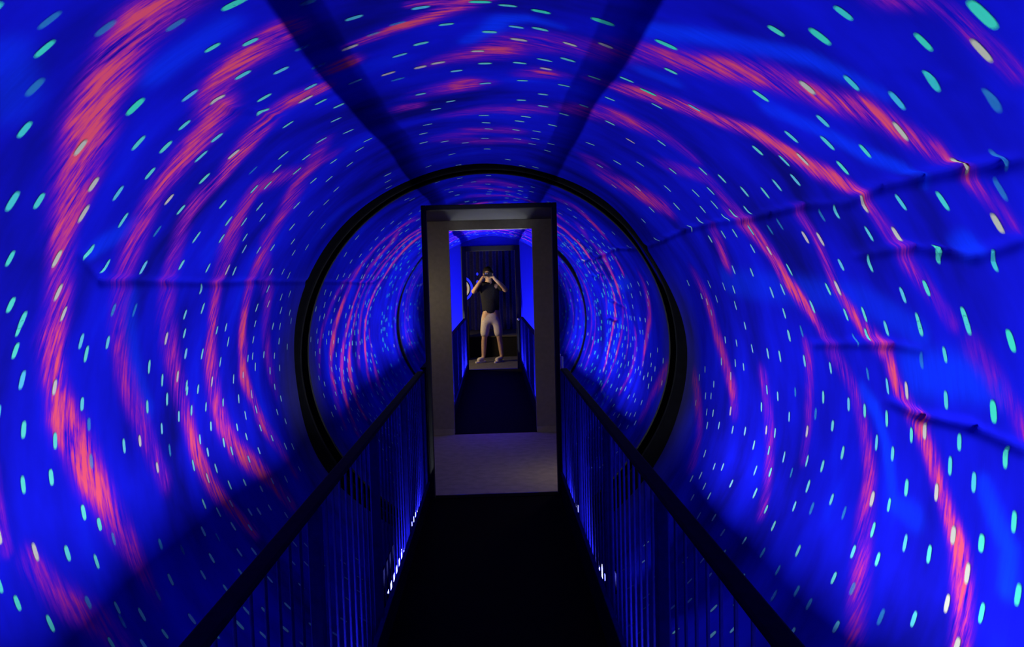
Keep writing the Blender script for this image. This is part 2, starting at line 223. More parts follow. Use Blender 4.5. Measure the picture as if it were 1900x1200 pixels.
M['shoe'] = material('pale_canvas', (.6, .55, .42), .8, .1, 40)
M['sole'] = material('white_rubber', (.75, .72, .62), .6, .05, 30)
M['plastic'] = material('black_plastic', (.01, .01, .012), .35)

def mirror_material():
    m = material('mirror_glass', (.88, .88, .95), .02, .01, 3, metal=1.0)
    return m
M['housing'] = material('matt_black_shade', (.0002, .0002, .0012), .95, .3, 20, spec=.0)
M['mirror'] = mirror_material()

def fabric_material():
    m = bpy.data.materials.new('painted_drum_fabric'); m.use_nodes = True
    N, L = m.node_tree.nodes, m.node_tree.links
    b = N['Principled BSDF']; b.inputs['Roughness'].default_value = .95; b.inputs['Specular IOR Level'].default_value = 0.0
    uv = N.new('ShaderNodeUVMap'); uv.uv_map = 'cloth'
    def noise(sx, sy, scale, detail=4, rough=.55):
        mp = N.new('ShaderNodeMapping'); mp.inputs['Scale'].default_value = (sx, sy, 1)
        n = N.new('ShaderNodeTexNoise'); n.inputs['Scale'].default_value = scale; n.inputs['Detail'].default_value = detail
        n.inputs['Roughness'].default_value = rough
        L.new(uv.outputs[0], mp.inputs[0]); L.new(mp.outputs[0], n.inputs['Vector'])
        return n.outputs['Fac']
    def ramp(x, stops):
        r = N.new('ShaderNodeValToRGB'); e = r.color_ramp.elements
        e[0].position, e[0].color = stops[0][0], stops[0][1]+(1,)
        e[1].position, e[1].color = stops[-1][0], stops[-1][1]+(1,)
        for p, c in stops[1:-1]:
            q = e.new(p); q.color = c+(1,)
        L.new(x, r.inputs[0]); return r.outputs[0]
    def attr(n):
        a = N.new('ShaderNodeAttribute'); a.attribute_name = n; return a.outputs['Fac']
    def mth(op, a, c, clamp=False):
        k = N.new('ShaderNodeMath'); k.operation = op; k.use_clamp = clamp
        for i, v in enumerate((a, c)):
            if isinstance(v, (int, float)): k.inputs[i].default_value = v
            else: L.new(v, k.inputs[i])
        return k.outputs[0]
    def mix(f, a, c):
        k = N.new('ShaderNodeMix'); k.data_type = 'RGBA'
        L.new(f, k.inputs[0])
        for i, v in ((6, a), (7, c)):
            if isinstance(v, tuple): k.inputs[i].default_value = v+(1,)
            else: L.new(v, k.inputs[i])
        return k.outputs[2]
    broad = noise(.7, 1.6, 1.6, 4)
    fine = noise(6, 60, 1.0, 5, .65)         # threads running round the drum
    base = ramp(broad, [(.30, (.003, .003, .11)), (.45, (.004, .004, .26)), (.60, (.0045, .006, .39)), (.78, (.004, .014, .54))])
    base = mix(mth('MULTIPLY', attr('vein'), mth('ADD', fine, .3), True), base, (.003, .030, .64))
    pk = attr('pink')
    blot = noise(2.2, 7, 1.5, 4, .6)
    rag = mth('ADD', mth('ADD', mth('MULTIPLY', mth('SUBTRACT', fine, .5), 3.4), mth('MULTIPLY', mth('SUBTRACT', blot, .5), 2.6)), .80)
    f = mth('MULTIPLY', pk, rag, True)
    pcol = ramp(f, [(0.0, (.042, .004, .33)), (.35, (.13, .007, .30)), (.65, (.30, .018, .20)), (1.0, (.57, .06, .10))])
    col = mix(mth('MULTIPLY', f, 1.7, True), base, pcol)
    col = mix(attr('spill_grey'), col, (.06, .055, .14))  # warm light spill near the end hoop, painted in as greyer cloth
    L.new(col, b.inputs['Base Color'])
    bp = N.new('ShaderNodeBump'); bp.inputs['Strength'].default_value = .25; bp.inputs['Distance'].default_value = .004
    L.new(fine, bp.inputs['Height']); L.new(bp.outputs[0], b.inputs['Normal'])
    return m
M['fabric'] = fabric_material()

def dot_material():
    m = bpy.data.materials.new('dot_paint'); m.use_nodes = True
    N, L = m.node_tree.nodes, m.node_tree.links
    b = N['Principled BSDF']; b.inputs['Roughness'].default_value = .9; b.inputs['Specular IOR Level'].default_value = .1
    a = N.new('ShaderNodeAttribute'); a.attribute_name = 'pigment'
    w = N.new('ShaderNodeAttribute'); w.attribute_name = 'cover'
    L.new(a.outputs['Color'], b.inputs['Base Color'])
    t = N.new('ShaderNodeBsdfTransparent'); mx = N.new('ShaderNodeMixShader')
    r = N.new('ShaderNodeMapRange'); r.inputs[1].default_value = 0; r.inputs[2].default_value = .75
    L.new(w.outputs['Fac'], r.inputs[0])
    L.new(r.outputs[0], mx.inputs[0]); L.new(t.outputs[0], mx.inputs[1]); L.new(b.outputs[0], mx.inputs[2])
    L.new(mx.outputs[0], N['Material Output'].inputs[0])
    return m
M['dots'] = dot_material()

# ------------------------------------------------------------------ the rotating drums
def radius(th, y, folds=()):
    """inner surface of the loose fabric lining: gentle waves and a few creases"""
    r = R + .010*np.sin(1.7*y + 2*th + .6) + .008*np.sin(3.1*y - 5*th) + .006*np.sin(5.3*y + 7*th + 1.1) + .004*np.sin(9*th - 2.2*y + .4)
    for u0, v0, w0, u1, v1, w1 in folds:
        u = th*R; du, dv = u1-u0, v1-v0
        t = np.clip(((u-u0)*du + (y-v0)*dv)/(du*du+dv*dv+1e-9), 0, 1)
        d = np.hypot(u-u0-t*du, y-v0-t*dv)
        r = r + .017*(w0+(w1-w0)*t)*np.exp(-(d/.017)**2)
    return r

FOLDS = []
for pl in FOLD:
    for a, b in zip(pl, pl[1:]):
        FOLDS.append((math.radians(a[0])*R, a[1], a[2], math.radians(b[0])*R, b[1], b[2]))

def splat(th, y, lines):
    out = np.zeros_like(th)
    for pl in lines:
        for a, b in zip(pl, pl[1:]):
            u0, v0, u1, v1 = math.radians(a[0])*R, a[1], math.radians(b[0])*R, b[1]
            wm = max(a[2], b[2])*2.5+.02
            k = (th*R > min(u0, u1)-wm) & (th*R < max(u0, u1)+wm) & (y > min(v0, v1)-wm) & (y < max(v0, v1)+wm)
            if not k.any(): continue
            u, v = th[k]*R, y[k]; du, dv = u1-u0, v1-v0
            t = np.clip(((u-u0)*du+(v-v0)*dv)/(du*du+dv*dv+1e-9), 0, 1)
            d = np.hypot(u-u0-t*du, v-v0-t*dv)
            w = a[2]+(b[2]-a[2])*t; it = a[3]+(b[3]-a[3])*t
            out[k] = np.maximum(out[k], it*np.exp(-(d/w)**3*.8))
    return out

def drum_mesh(name, y0, y1, ny, nt, lines, veins, folds, spill_grey):
    th = np.linspace(-PI, PI, nt+1); ys = np.linspace(y0, y1, ny+1)
    T, Y = np.meshgrid(th, ys); T = T.ravel(); Y = Y.ravel()
    rr = radius(T, Y, folds)
    co = np.stack([AX+rr*np.sin(T), Y, ZC+rr*np.cos(T)], 1)
    i = np.arange(ny)[:, None]*(nt+1)+np.arange(nt)[None, :]
    q = np.stack([i, i+1, i+nt+2, i+nt+1], 2).reshape(-1, 4)
    me = bpy.data.meshes.new(name)
    me.vertices.add(len(co)); me.vertices.foreach_set('co', co.ravel())
    me.loops.add(q.size); me.loops.foreach_set('vertex_index', q.ravel())
    me.polygons.add(len(q)); me.polygons.foreach_set('loop_start', np.arange(len(q))*4)
    me.polygons.foreach_set('use_smooth', np.ones(len(q), bool))
    me.update(calc_edges=True)
    uv = me.uv_layers.new(name='cloth')
    uv.data.foreach_set('uv', np.stack([T*R, Y], 1)[q.ravel()].ravel())
    for n, val in (('pink', splat(T, Y, lines)), ('vein', splat(T, Y, veins)),
                   ('spill_grey', .75*np.clip((Y-(y1-spill_grey))/spill_grey, 0, 1)*np.clip((np.abs(T)-1.0)/.7, 0, 1) if spill_grey else np.zeros_like(T))):
        a = me.attributes.new(n, 'FLOAT', 'POINT'); a.data.foreach_set('value', val.astype(np.float32))
    return me

def dots_mesh(name, dots, folds):
    """every dab of paint is an oval of its own, 2 mm proud of the cloth: (theta, y, half length, half width, colour, strength)"""
    n = 16
    F = []
    ce = [math.copysign(abs(math.cos(k*2*PI/n))**.72, math.cos(k*2*PI/n)) for k in range(n)]
    se = [math.copysign(abs(math.sin(k*2*PI/n))**.72, math.sin(k*2*PI/n)) for k in range(n)]
    th = np.array([d[0] for d in dots]); y = np.array([d[1] for d in dots])
    hl = np.array([d[2] for d in dots]); hw = np.array([d[3] for d in dots])
    tt = np.stack([th]+[th+hl/R*ce[k]*.66 for k in range(n)]+[th+hl/R*ce[k] for k in range(n)], 1)
    yy = np.stack([y]+[y+hw*se[k]*.66 for k in range(n)]+[y+hw*se[k] for k in range(n)], 1)
    rr = radius(tt, yy, folds)-.002
    co = np.stack([AX+rr*np.sin(tt), yy, ZC+rr*np.cos(tt)], 2).reshape(-1, 3)
    m = 2*n+1
    for d in range(len(dots)):
        o = d*m
        for k in range(n):
            k2 = (k+1) % n
            F.append((o, o+1+k, o+1+k2))
            F.append((o+1+k, o+1+n+k, o+1+n+k2, o+1+k2))
    me = bpy.data.meshes.new(name); me.from_pydata(co.tolist(), [], F)
    a = me.attributes.new('pigment', 'FLOAT_COLOR', 'POINT')
    a.data.foreach_set('color', np.repeat(np.array([list(d[4])+[1] for d in dots], np.float32), m, 0).ravel())
    c = np.concatenate([np.stack([np.full(n+1, d[5]), ]*1)[0].tolist()+[0.0]*n for d in dots]).astype(np.float32)
    b = me.attributes.new('cover', 'FLOAT', 'POINT'); b.data.foreach_set('value', c)
    return me

rng = random.Random(7)
GREEN, CYAN, PALE, CREAM = (.03, .48, .30), (.024, .33, .45), (.20, .30, .45), (.37, .37, .25)
def lerp(a, b, t): return tuple(x+(y-x)*t for x, y in zip(a, b))
def dab(td, y, kind):
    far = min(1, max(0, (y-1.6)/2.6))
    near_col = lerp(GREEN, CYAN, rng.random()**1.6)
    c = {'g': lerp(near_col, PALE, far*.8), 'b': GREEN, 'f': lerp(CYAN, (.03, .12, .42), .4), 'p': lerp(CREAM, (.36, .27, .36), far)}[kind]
    L = {'g': 1.0, 'b': 1.25, 'f': 1.0, 'p': 1.05}[kind]
    st = {'g': .95, 'b': 1.0, 'f': .38, 'p': .85}[kind]*rng.uniform(.8, 1)
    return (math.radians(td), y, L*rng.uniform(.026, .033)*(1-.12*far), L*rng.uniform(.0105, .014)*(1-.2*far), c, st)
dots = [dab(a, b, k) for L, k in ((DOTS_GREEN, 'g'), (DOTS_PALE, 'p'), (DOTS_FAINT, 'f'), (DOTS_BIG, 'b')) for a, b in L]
grid = {}
def near(td, y, dist):
    u = math.radians(td)*R
    for i in range(int(u//.2)-1, int(u//.2)+2):
        for j in range(int(y//.2)-1, int(y//.2)+2):
            for q in grid.get((i, j), ()):
                if math.hypot(q[0]-u, q[1]-y) < dist: return True
    return False
def put(td, y):
    u = math.radians(td)*R; grid.setdefault((int(u//.2), int(y//.2)), []).append((u, y))
for d in dots: put(math.degrees(d[0]), d[1])
for k in range(9000):                                   # the rest of the drum: behind the camera, low behind the railings, close to the end
    td = rng.uniform(-178, 178); y = rng.uniform(-4.3, 5.15)
    if y > 1.45 and abs(td) < 112 or y > 4.45: continue
    if near(td, y, .105 if y > 1.0 else .20): continue
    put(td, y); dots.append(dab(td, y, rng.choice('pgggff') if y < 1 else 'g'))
extra = []                                              # swirls on the cloth behind the camera, seen only in the mirror
for k in range(14):
    y = -2.6+k*.27; t0 = rng.uniform(-150, 60); y_ = y
    pl = []
    for j in range(9):
        y_ += rng.uniform(-.05, .05); pl.append((t0+j*14, min(y_, 1.3), .035, rng.uniform(.12, .55)))
    extra.append(pl)

drum = empty('tunnel_drum', (0, 0, 0), 'huge blue fabric lined drum with pink swirls and green dots surrounding the walkway', 'tunnel')
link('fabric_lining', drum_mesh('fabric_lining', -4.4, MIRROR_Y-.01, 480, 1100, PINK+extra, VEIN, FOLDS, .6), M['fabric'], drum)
tag(link('paint_dots', dots_mesh('paint_dots', dots, FOLDS), M['dots'], drum), 'cyan green and cream painted dots', kind='stuff')

def hoop_mesh(y0, y1, sag):
    bm = bmesh.new(); n = 120; L = []
    for k in range(n):
        t = -PI+2*PI*k/n
        ri = R-.034-(.022*(1-math.cos(t))/2+.05*math.exp(-((math.degrees(t)-128)/30)**2)+.02*math.exp(-((math.degrees(t)+125)/30)**2) if sag else 0)
        L.append([bm.verts.new((AX+r*math.sin(t), y, ZC+r*math.cos(t))) for r, y in ((R+.03, y0), (ri+.008, y0), (ri, y0+.008), (ri, y1-.008), (ri+.008, y1), (R+.03, y1))])
    for k in range(n):
        A, B = L[k], L[(k+1) % n]
        for j in range(6): bm.faces.new((A[j], A[(j+1) % 6], B[(j+1) % 6], B[j]))
    bmesh.ops.recalc_face_normals(bm, faces=bm.faces)
    me = bpy.data.meshes.new('end_hoop'); bm.to_mesh(me); bm.free()
    return me
link('end_hoop', hoop_mesh(5.17, 5.225, True), M['black_rubber'], drum)
link('end_hoop', hoop_mesh(-.10, -.04, False), M['black_rubber'], drum)

# second drum, beyond the vestibule
D2A, D2B = 7.75, END_Y-.03
dots2 = []
rng2 = random.Random(3); keep = rng; rng = rng2
grid = {}
for k in range(4000):
    td = rng.uniform(-178, 178); y = rng.uniform(D2A+.1, D2B-.4)
    if near(td, y, .13): continue
    put(td, y); dots2.append(dab(td, y+0.0, 'g'))
rng = keep
swirl2 = [[(t, 8.2+.35*k+.06*math.sin(t/17+k), .05, .35+.3*math.sin(t/23+2*k)**2) for t in range(-130, 131, 13)] for k in range(12)]
drum2 = empty('tunnel_drum', (0, 0, 0), 'second blue drum seen through the grey vestibule opening, beyond the first one', 'tunnel')
link('fabric_lining', drum_mesh('fabric_lining', D2A, D2B, 160, 240, swirl2, [], (), 0), M['fabric'], drum2)
tag(link('paint_dots', dots_mesh('paint_dots', dots2, ()), M['dots'], drum2), 'small pale painted dots', kind='stuff')

# ------------------------------------------------------------------ end walls with door holes
def end_wall(name, y0, y1, rad, x0, x1, z0, z1, mat):
    """round wall with a rectangular doorway"""
    bm = bmesh.new(); n = 96; L = []
    cx, cz = (x0+x1)/2, (z0+z1)/2
    for k in range(n):
        t = 2*PI*k/n; d = (math.cos(t), math.sin(t))
        q = min(((x1-x0)/2)/abs(d[0]) if abs(d[0]) > 1e-6 else 9e9, ((z1-z0)/2)/abs(d[1]) if abs(d[1]) > 1e-6 else 9e9)
        inner = (cx+d[0]*q, cz+d[1]*q)
        ox, oz = cx-AX, cz-ZC; bb = ox*d[0]+oz*d[1]; s = -bb+math.sqrt(bb*bb-(ox*ox+oz*oz-rad*rad))
        outer = (cx+d[0]*s, cz+d[1]*s)
        L.append((inner, outer))
    for (sx, sz) in ((x0, z0), (x1, z0), (x1, z1), (x0, z1)):      # exact corners
        k = min(range(n), key=lambda i: math.hypot(L[i][0][0]-sx, L[i][0][1]-sz)); L[k] = ((sx, sz), L[k][1])
    V = [[bm.verts.new((p[0], y, p[1])) for p, y in ((a, y0), (b, y0), (b, y1), (a, y1))] for a, b in L]
    for k in range(n):
        A, B = V[k], V[(k+1) % n]
        for j in range(4): bm.faces.new((A[j], A[(j+1) % 4], B[(j+1) % 4], B[j]))
    bmesh.ops.recalc_face_normals(bm, faces=bm.faces)
    me = bpy.data.meshes.new(name); bm.to_mesh(me); bm.free()
    return link(name, me, mat)

DC, DW, DH = -.023, .433, 2.01                     # near doorway: centre, half width, height
tag(end_wall('mirror', MIRROR_Y, MIRROR_Y+.015, R+.05, DC-DW-.02, DC+DW+.02, 0.0, DH+.02, M['mirror']),
    'round mirrored end wall around the doorway, reflecting the blue tunnel', 'mirror')
EC, EW, EH = -.055, .425, 2.06                     # doorway at the end of the second drum
tag(end_wall('wall_end', END_Y, END_Y+.04, R+.05, EC-EW-.05, EC+EW+.05, 0.0, EH+.05, M['fabric']), kind='structure')

tag(end_wall('wall_entry', -4.48, -4.43, R+.02, WX-.5, WX+.5, 0.0, 2.05, M['fabric']), kind='structure')

# ------------------------------------------------------------------ walkways
tag(MB().box(WX-.51, WX+.50, -4.4, DOOR_Y-.03, -.12, 0.0).build('floor', M['carpet']), kind='structure')
tag(MB().box(WX-.51, WX+.50, FAR_Y+.06, END_Y-.01, -.12, 0.0).build('floor', M['carpet']), kind='structure')

# ------------------------------------------------------------------ doorway, vestibule
door = bpy.data.objects.new('door_1', None); C.objects.link(door); door.location = (DC, DOOR_Y, 0); tag(door, kind='structure')
for sx in (-1, 1):
    a, b = sorted((sx*DW, sx*(DW+.034)))
    MB().box(a, b, -.03, .045, 0, DH+.034, .004).build('jamb', M['frame_black'], door)
MB().box(-DW, DW, -.03, .045, DH, DH+.034, .004).build('lintel', M['frame_black'], door)
MB().box(-DW, DW, -.03, .05, -.02, .004, .001).build('threshold', M['black_rubber'], door)
VX0, VX1, VH = -.80, .76, 2.12
VY = DOOR_Y+.075
tag(MB().box(VX0, VX1, VY, FAR_Y, -.10, 0.0).build('floor', M['floor_grey']), kind='structure')
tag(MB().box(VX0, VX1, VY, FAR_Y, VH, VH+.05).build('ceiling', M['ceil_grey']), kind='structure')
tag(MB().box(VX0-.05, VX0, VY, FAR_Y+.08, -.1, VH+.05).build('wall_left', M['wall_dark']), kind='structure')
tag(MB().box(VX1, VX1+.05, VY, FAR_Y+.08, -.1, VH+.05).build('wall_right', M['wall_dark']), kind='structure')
FC, FW, FH = -.024, .412, 2.03
w = MB()
w.box(VX0, FC-FW, FAR_Y, FAR_Y+.07, -.1, VH+.6).box(FC+FW, VX1, FAR_Y, FAR_Y+.07, -.1, VH+.6).box(FC-FW, FC+FW, FAR_Y, FAR_Y+.07, FH, VH+.6)
tag(w.build('wall_far', M['wall_grey']), kind='structure')
w = MB()                                           # back of the mirror wall, inside the vestibule
w.box(VX0, DC-DW-.04, VY-.01, VY+.01, -.1, VH+.05).box(DC+DW+.04, VX1, VY-.01, VY+.01, -.1, VH+.05).box(DC-DW-.04, DC+DW+.04, VY-.01, VY+.01, DH+.04, VH+.05)
tag(w.build('wall_near', M['wall_dark']), kind='structure')
for nm, a, b in (('baseboard_left', VX0, FC-FW), ('baseboard_right', FC+FW, VX1)):
    m_ = MB().box(a, b, FAR_Y-.014, FAR_Y, 0, .055, .003).box(a, b, FAR_Y-.022, FAR_Y-.012, 0, .016, .002)
    tag(m_.build(nm, M['baseboard']), kind='structure')
tag(MB().box(FC-FW, FC+FW, FAR_Y-.01, FAR_Y+.08, -.01, .006, .002).build('trim_1', M['black_rubber']), kind='structure')
# narrow metal corner strip and bottom clip standing right of the doorway
st = empty('corner_strip', (.452, DOOR_Y-.045, 0), 'slim grey metal strip standing upright right of the doorway', 'strip')
MB().box(-.011, .011, -.012, .012, .05, .98, .004).build('profile', M['steel'], st)
MB().box(-.018, .018, -.02, .02, 0, .06, .004).build('foot_clip', M['steel'], st)

# ------------------------------------------------------------------ railings
def railing(side, y0, y1, label, zoff=0.0):
    x = WX+side*(.5 if side < 0 else .485)
    rt = empty('railing', (x, y0, 0), label, 'railing', None)
    n = int((y1-y0)/.1)
    h = MB()
    prof = [(-.024, .0), (-.024, .008), (-.018, .012), (.018, .012), (.024, .008), (.024, .0)]
    A = [h.bm.verts.new((px, 0, .895+pz)) for px, pz in prof]; B = [h.bm.verts.new((px, y1-y0, .895+pz)) for px, pz in prof]
    for k in range(6): h.bm.faces.new((A[k], A[(k+1) % 6], B[(k+1) % 6], B[k]))
    h.bm.faces.new(A); h.bm.faces.new(B[::-1])
    hr = h.build('handrail', M['rail_black'], rt)
    MB().box(-.010, .010, 0, y1-y0, .888, .896).build('channel', M['rail_blue'], hr)
    a, b = sorted((-side*.022, -side*.040))
    th_ = .124 if side < 0 else .180
    MB().box(a, b, 0, y1-y0, th_, th_+.011, .002).build('bottom_rail', M['rail_blue'], rt)
    a, b = sorted((-side*.036, -side*.022))
    MB().box(a, b, 0, y1-y0, 0, th_, .003).build('toe_board', M['toe'], rt)
    bal = MB().tube([(0, 0, 0), (0, 0, .895)], .0045, 8, cap=False)
    me = None
    posts = [.03+k*1.01 for k in range(9) if .03+k*1.01 < y1-y0-.1]+[y1-y0-.03]
    for k in range(n):
        yy = .05+k*.1
        if min(abs(yy-p) for p in posts) < .03: continue
        if me is None:
            o = bal.build('baluster', M['rail_blue'], rt, True, (0, yy, 0)); me = o.data
        else: link('baluster', me, None, rt, (0, yy, 0))
    pm = None
    for p in posts:
        if pm is None:
            o = MB().box(*sorted((-side*.030, side*.006)), -.02, .02, 0, .896, .004).build('post', M['rail_blue'], rt, False, (0, p, 0)); pm = o.data
        else: link('post', pm, None, rt, (0, p, 0))
    return rt
railing(-1, -1.0, 5.19, 'dark blue metal railing with thin balusters along the left edge of the near walkway')
railing(1, -1.0, 5.12, 'dark blue metal railing with thin balusters along the right edge of the near walkway')
railing(-1, FAR_Y+.15, END_Y-.1, 'dark railing left of the second walkway, seen through the vestibule')
railing(1, FAR_Y+.15, END_Y-.1, 'dark railing right of the second walkway, seen through the vestibule')

# ------------------------------------------------------------------ blacklight tubes outside the railing feet
def lamp(side, yc, length, label, power, group=None, tilt=52):
    x = WX+side*(.525 if side < 0 else .535)
    t = empty('blacklight', (x, yc, 0), label, 'lamp', group)
    h = length/2
    m_ = MB().box(*sorted((side*-.014, side*.05)), -h-.03, h+.03, -.03, -.018)
    a, b = sorted((side*.05, side*.056))
    m_.box(a, b, -h-.03, h+.03, -.03, .066 if side < 0 else .056)
    m_.build('housing', M['housing'], t)
    MB().tube([(0, -h, .012), (0, h, .012)], .010, 10).build('tube', M['tube'], t, True)
    for e in (-1, 1):
        MB().box(-.013, .013, e*(h+.012)-.010, e*(h+.012)+.010, -.02, .03, .003).build('lamp_holder', M['plastic'], t)
    ld = bpy.data.lights.new('tube_light', 'AREA'); ld.shape = 'RECTANGLE'; ld.size = .022; ld.size_y = length
    ld.energy = power; ld.color = LAMP_COLOR
    lo = bpy.data.objects.new('tube_light', ld); C.objects.link(lo); lo.parent = t
    lo.location = (0, 0, .0245)
    lo.rotation_euler = (0, PI+side*math.radians(tilt), 0)
    return t
OUT = 'blacklight tubes outside the frame along the near railings'
lamp(-1, 3.86, .60, 'glowing blue white tube at the foot of the left railing', LAMP_POWER)
lamp(1, 3.72, .20, 'short glowing blue tube at the foot of the right railing', LAMP_POWER)
for yc, nth in ((-1.6, 'sixth'), (-.35, 'fifth'), (.95, 'fourth'), (2.25, 'third')):
    for s, sd in ((-1, 'left'), (1, 'right')):
        lamp(s, yc, .60, 'blue tube low outside the %s near railing, %s one back from the mirrored wall' % (sd, nth), LAMP_POWER, OUT)
lamp(-1, 4.72, .30, 'dim blue tube deep behind the left railing, beside the doorway', LAMP_POWER*.5, None, -72)
lamp(1, 4.72, .30, 'dim blue tube deep behind the right railing, beside the doorway', LAMP_POWER*.5, None, -72)
lamp(1, 11.45, .30, 'tiny blue tube at the foot of the right railing in the second tunnel', LAMP_POWER*1.5)
for s, sd in ((-1, 'left'), (1, 'right')):
    for yc, nth in ((8.4, 'first'), (9.9, 'second'), (11.4, 'third'), (12.5, 'last')):
        if s > 0 and nth == 'third': continue
        lamp(s, yc, .30, 'blue tube outside the %s railing of the second tunnel, %s one past the vestibule' % (sd, nth), LAMP_POWER*3.2, 'blacklight tubes along the second walkway')

# ------------------------------------------------------------------ vestibule: warm lamp at left, out of sight, and an added fill light
def warm_light(x, y, z, e, col, r=.05):
    ld = bpy.data.lights.new('warm_point', 'POINT'); ld.energy = e; ld.color = col; ld.shadow_soft_size = r
    lo = bpy.data.objects.new('warm_point', ld); C.objects.link(lo); lo.location = (x, y, z); return lo
warm_light(.62, 5.75, .60, 2.0, (1.0, .82, .58))  # unseen fill added behind the mirror wall to lift floor and right side
warm_light(-.72, 6.95, 1.35, 1.5, (1.0, .80, .50))

# ------------------------------------------------------------------ room at the far end
door2 = bpy.data.objects.new('door_2', None); C.objects.link(door2); door2.location = (EC, END_Y, 0); tag(door2, kind='structure')
for sx in (-1, 1):
    a, b = sorted((sx*EW, sx*(EW+.085)))
    MB().box(a, b, -.03, .07, 0, EH+.085, .004).build('jamb', M['frame_black'], door2)
MB().box(-EW, EW, -.03, .07, EH, EH+.085, .004).build('lintel', M['frame_black'], door2)
MB().ball((0, 0, 0), .022, 12).tube([(0, .02, 0), (0, .05, 0)], .01, 8).build('door_knob', M['steel'], door2, True, (EW+.03, -.055, .86))
RX0, RX1, RY1, RH = -1.6, 1.5, 17.6, 2.6
RY0 = END_Y+.05
M['floor_dark'] = material('dark_grey_lino', (.085, .08, .075), .8, .25, 10)
tag(MB().box(RX0, RX1, RY0, RY1, -.1, 0).build('floor', M['floor_dark']), kind='structure')
tag(MB().box(RX0, RX1, RY0, RY1, RH, RH+.05).build('ceiling', M['frame_black']), kind='structure')
tag(MB().box(RX0-.05, RX0, RY0, RY1, -.1, RH).build('wall_left', M['frame_black']), kind='structure')
tag(MB().box(RX1, RX1+.05, RY0, RY1, -.1, RH).build('wall_right', M['frame_black']), kind='structure')
tag(MB().box(RX0-.05, RX1+.05, RY1, RY1+.05, -.1, RH+.05).build('wall_back', M['frame_black']), kind='structure')
sp = empty('platform', (-.1, 15.35, 0), 'low black platform with a grey tread on the floor behind the person', 'platform')
MB().box(-1.3, 1.3, 0, 2.0, 0, .40, .008).build('riser', M['frame_black'], sp)
MB().box(-1.3, 1.3, -.03, 2.0, .40, .43, .006).build('tread', M['floor_dark'], sp)
# pleated dark curtain
cu = empty('curtain', (0, 17.3, .43), 'dark blue pleated curtain hanging at the back of the far room', 'curtain')
M['curtain'] = material('dark_blue_velvet', (.03, .03, .28), .9, .4, 30)
bm = bmesh.new(); n = 150; top = []; bot = []
for k in range(n+1):
    x = -1.3+2.6*k/n; yv = .05*math.sin(k*.75)+.02*math.sin(k*.31)
    top.append(bm.verts.new((x, yv*.8, 2.1))); bot.append(bm.verts.new((x, yv*1.2, 0.005)))
for k in range(n): bm.faces.new((bot[k], bot[k+1], top[k+1], top[k]))
me = bpy.data.meshes.new('cloth'); bm.to_mesh(me); bm.free()
for p in me.polygons: p.use_smooth = True
link('cloth', me, M['curtain'], cu)
MB().tube([(-1.35, 0, 2.11), (1.35, 0, 2.11)], .015, 10).build('curtain_rod', M['plastic'], cu, True)
# round lit sign on a dark stand
sg = empty('round_sign', (-.68, 14.9, 0), 'round lit sign with cream rim and blue neon arc, left behind the person', 'sign')
M['sign_red'] = material('dull_red_disc', (.28, .10, .09), .6, .4, 9)
MB().box(-.16, .16, -.12, .16, 0, 1.05, .01).box(-.05, .05, -.02, .06, 1.05, 1.30).build('stand', M['plastic'], sg)
MB().disc((0, 1.405), .004, .15, -.03, .03).build('face', M['sign_red'], sg)
MB().disc((0, 1.405), .15, .19, -.04, .03).build('rim', M['cream'], sg)
MB().disc((0, 1.405), .215, .262, -.035, .0, math.radians(-68), math.radians(68), 24).build('neon_arc', M['led'], sg)
MB().disc((0, 1.405), .19, .275, .0, .02).build('backing', M['plastic'], sg)
ls = empty('light_string', (-.335, 15.2, 0), 'thin cord with two small blue bulbs hanging left of the person\'s head', 'light')
MB().tube([(0, 0, 1.50), (.004, 0, 2.0), (0, 0, RH)], .004, 6).build('cord', M['plastic'], ls, True)
MB().ball((0, -.005, 1.53), .03, 10, (1, 1, 1.3)).build('bulb', M['led'], ls, True)
MB().ball((0, -.005, 1.69), .024, 10, (1, 1, 1.3)).build('bulb', M['led'], ls, True)
warm_light(-1.4, 13.75, 1.3, 75.0, (1.0, .74, .36), .08)
ld = bpy.data.lights.new('blue_room_lamp', 'POINT'); ld.energy = 24; ld.color = (.10, .12, 1); ld.shadow_soft_size = .1
lo = bpy.data.objects.new('blue_room_lamp', ld); C.objects.link(lo); lo.location = (1.2, 15.6, 2.3)

# ------------------------------------------------------------------ person with a camera
def skin_mesh(name, verts, edges, radii, root=0, sub=2):
    me = bpy.data.meshes.new(name); me.from_pydata(verts, edges, [])
    o = bpy.data.objects.new(name+'_build', me); C.objects.link(o)
    md = o.modifiers.new('skin', 'SKIN'); md.use_smooth_shade = True
    sl = me.skin_vertices[0].data
    for i, r in enumerate(radii):
        sl[i].radius = r if isinstance(r, tuple) else (r, r)
        sl[i].use_root = (i == root)
    s2 = o.modifiers.new('sub', 'SUBSURF'); s2.levels = sub; s2.render_levels = sub
    bpy.context.view_layer.update()
    ev = o.evaluated_get(bpy.context.evaluated_depsgraph_get())
    out = bpy.data.meshes.new_from_object(ev); out.name = name
    bpy.data.objects.remove(o); bpy.data.meshes.remove(me)
    for p in out.polygons: p.use_smooth = True
    return out

class Rig:
    def __init__(s): s.v, s.e, s.r, s.n = [], [], [], {}
    def add(s, name, p, r, parent=None):
        s.n[name] = len(s.v); s.v.append(p); s.r.append(r)
        if parent: s.e.append((s.n[parent], s.n[name]))
        return s
    def mesh(s, name, sub=2): return skin_mesh(name, s.v, s.e, s.r, 0, sub)

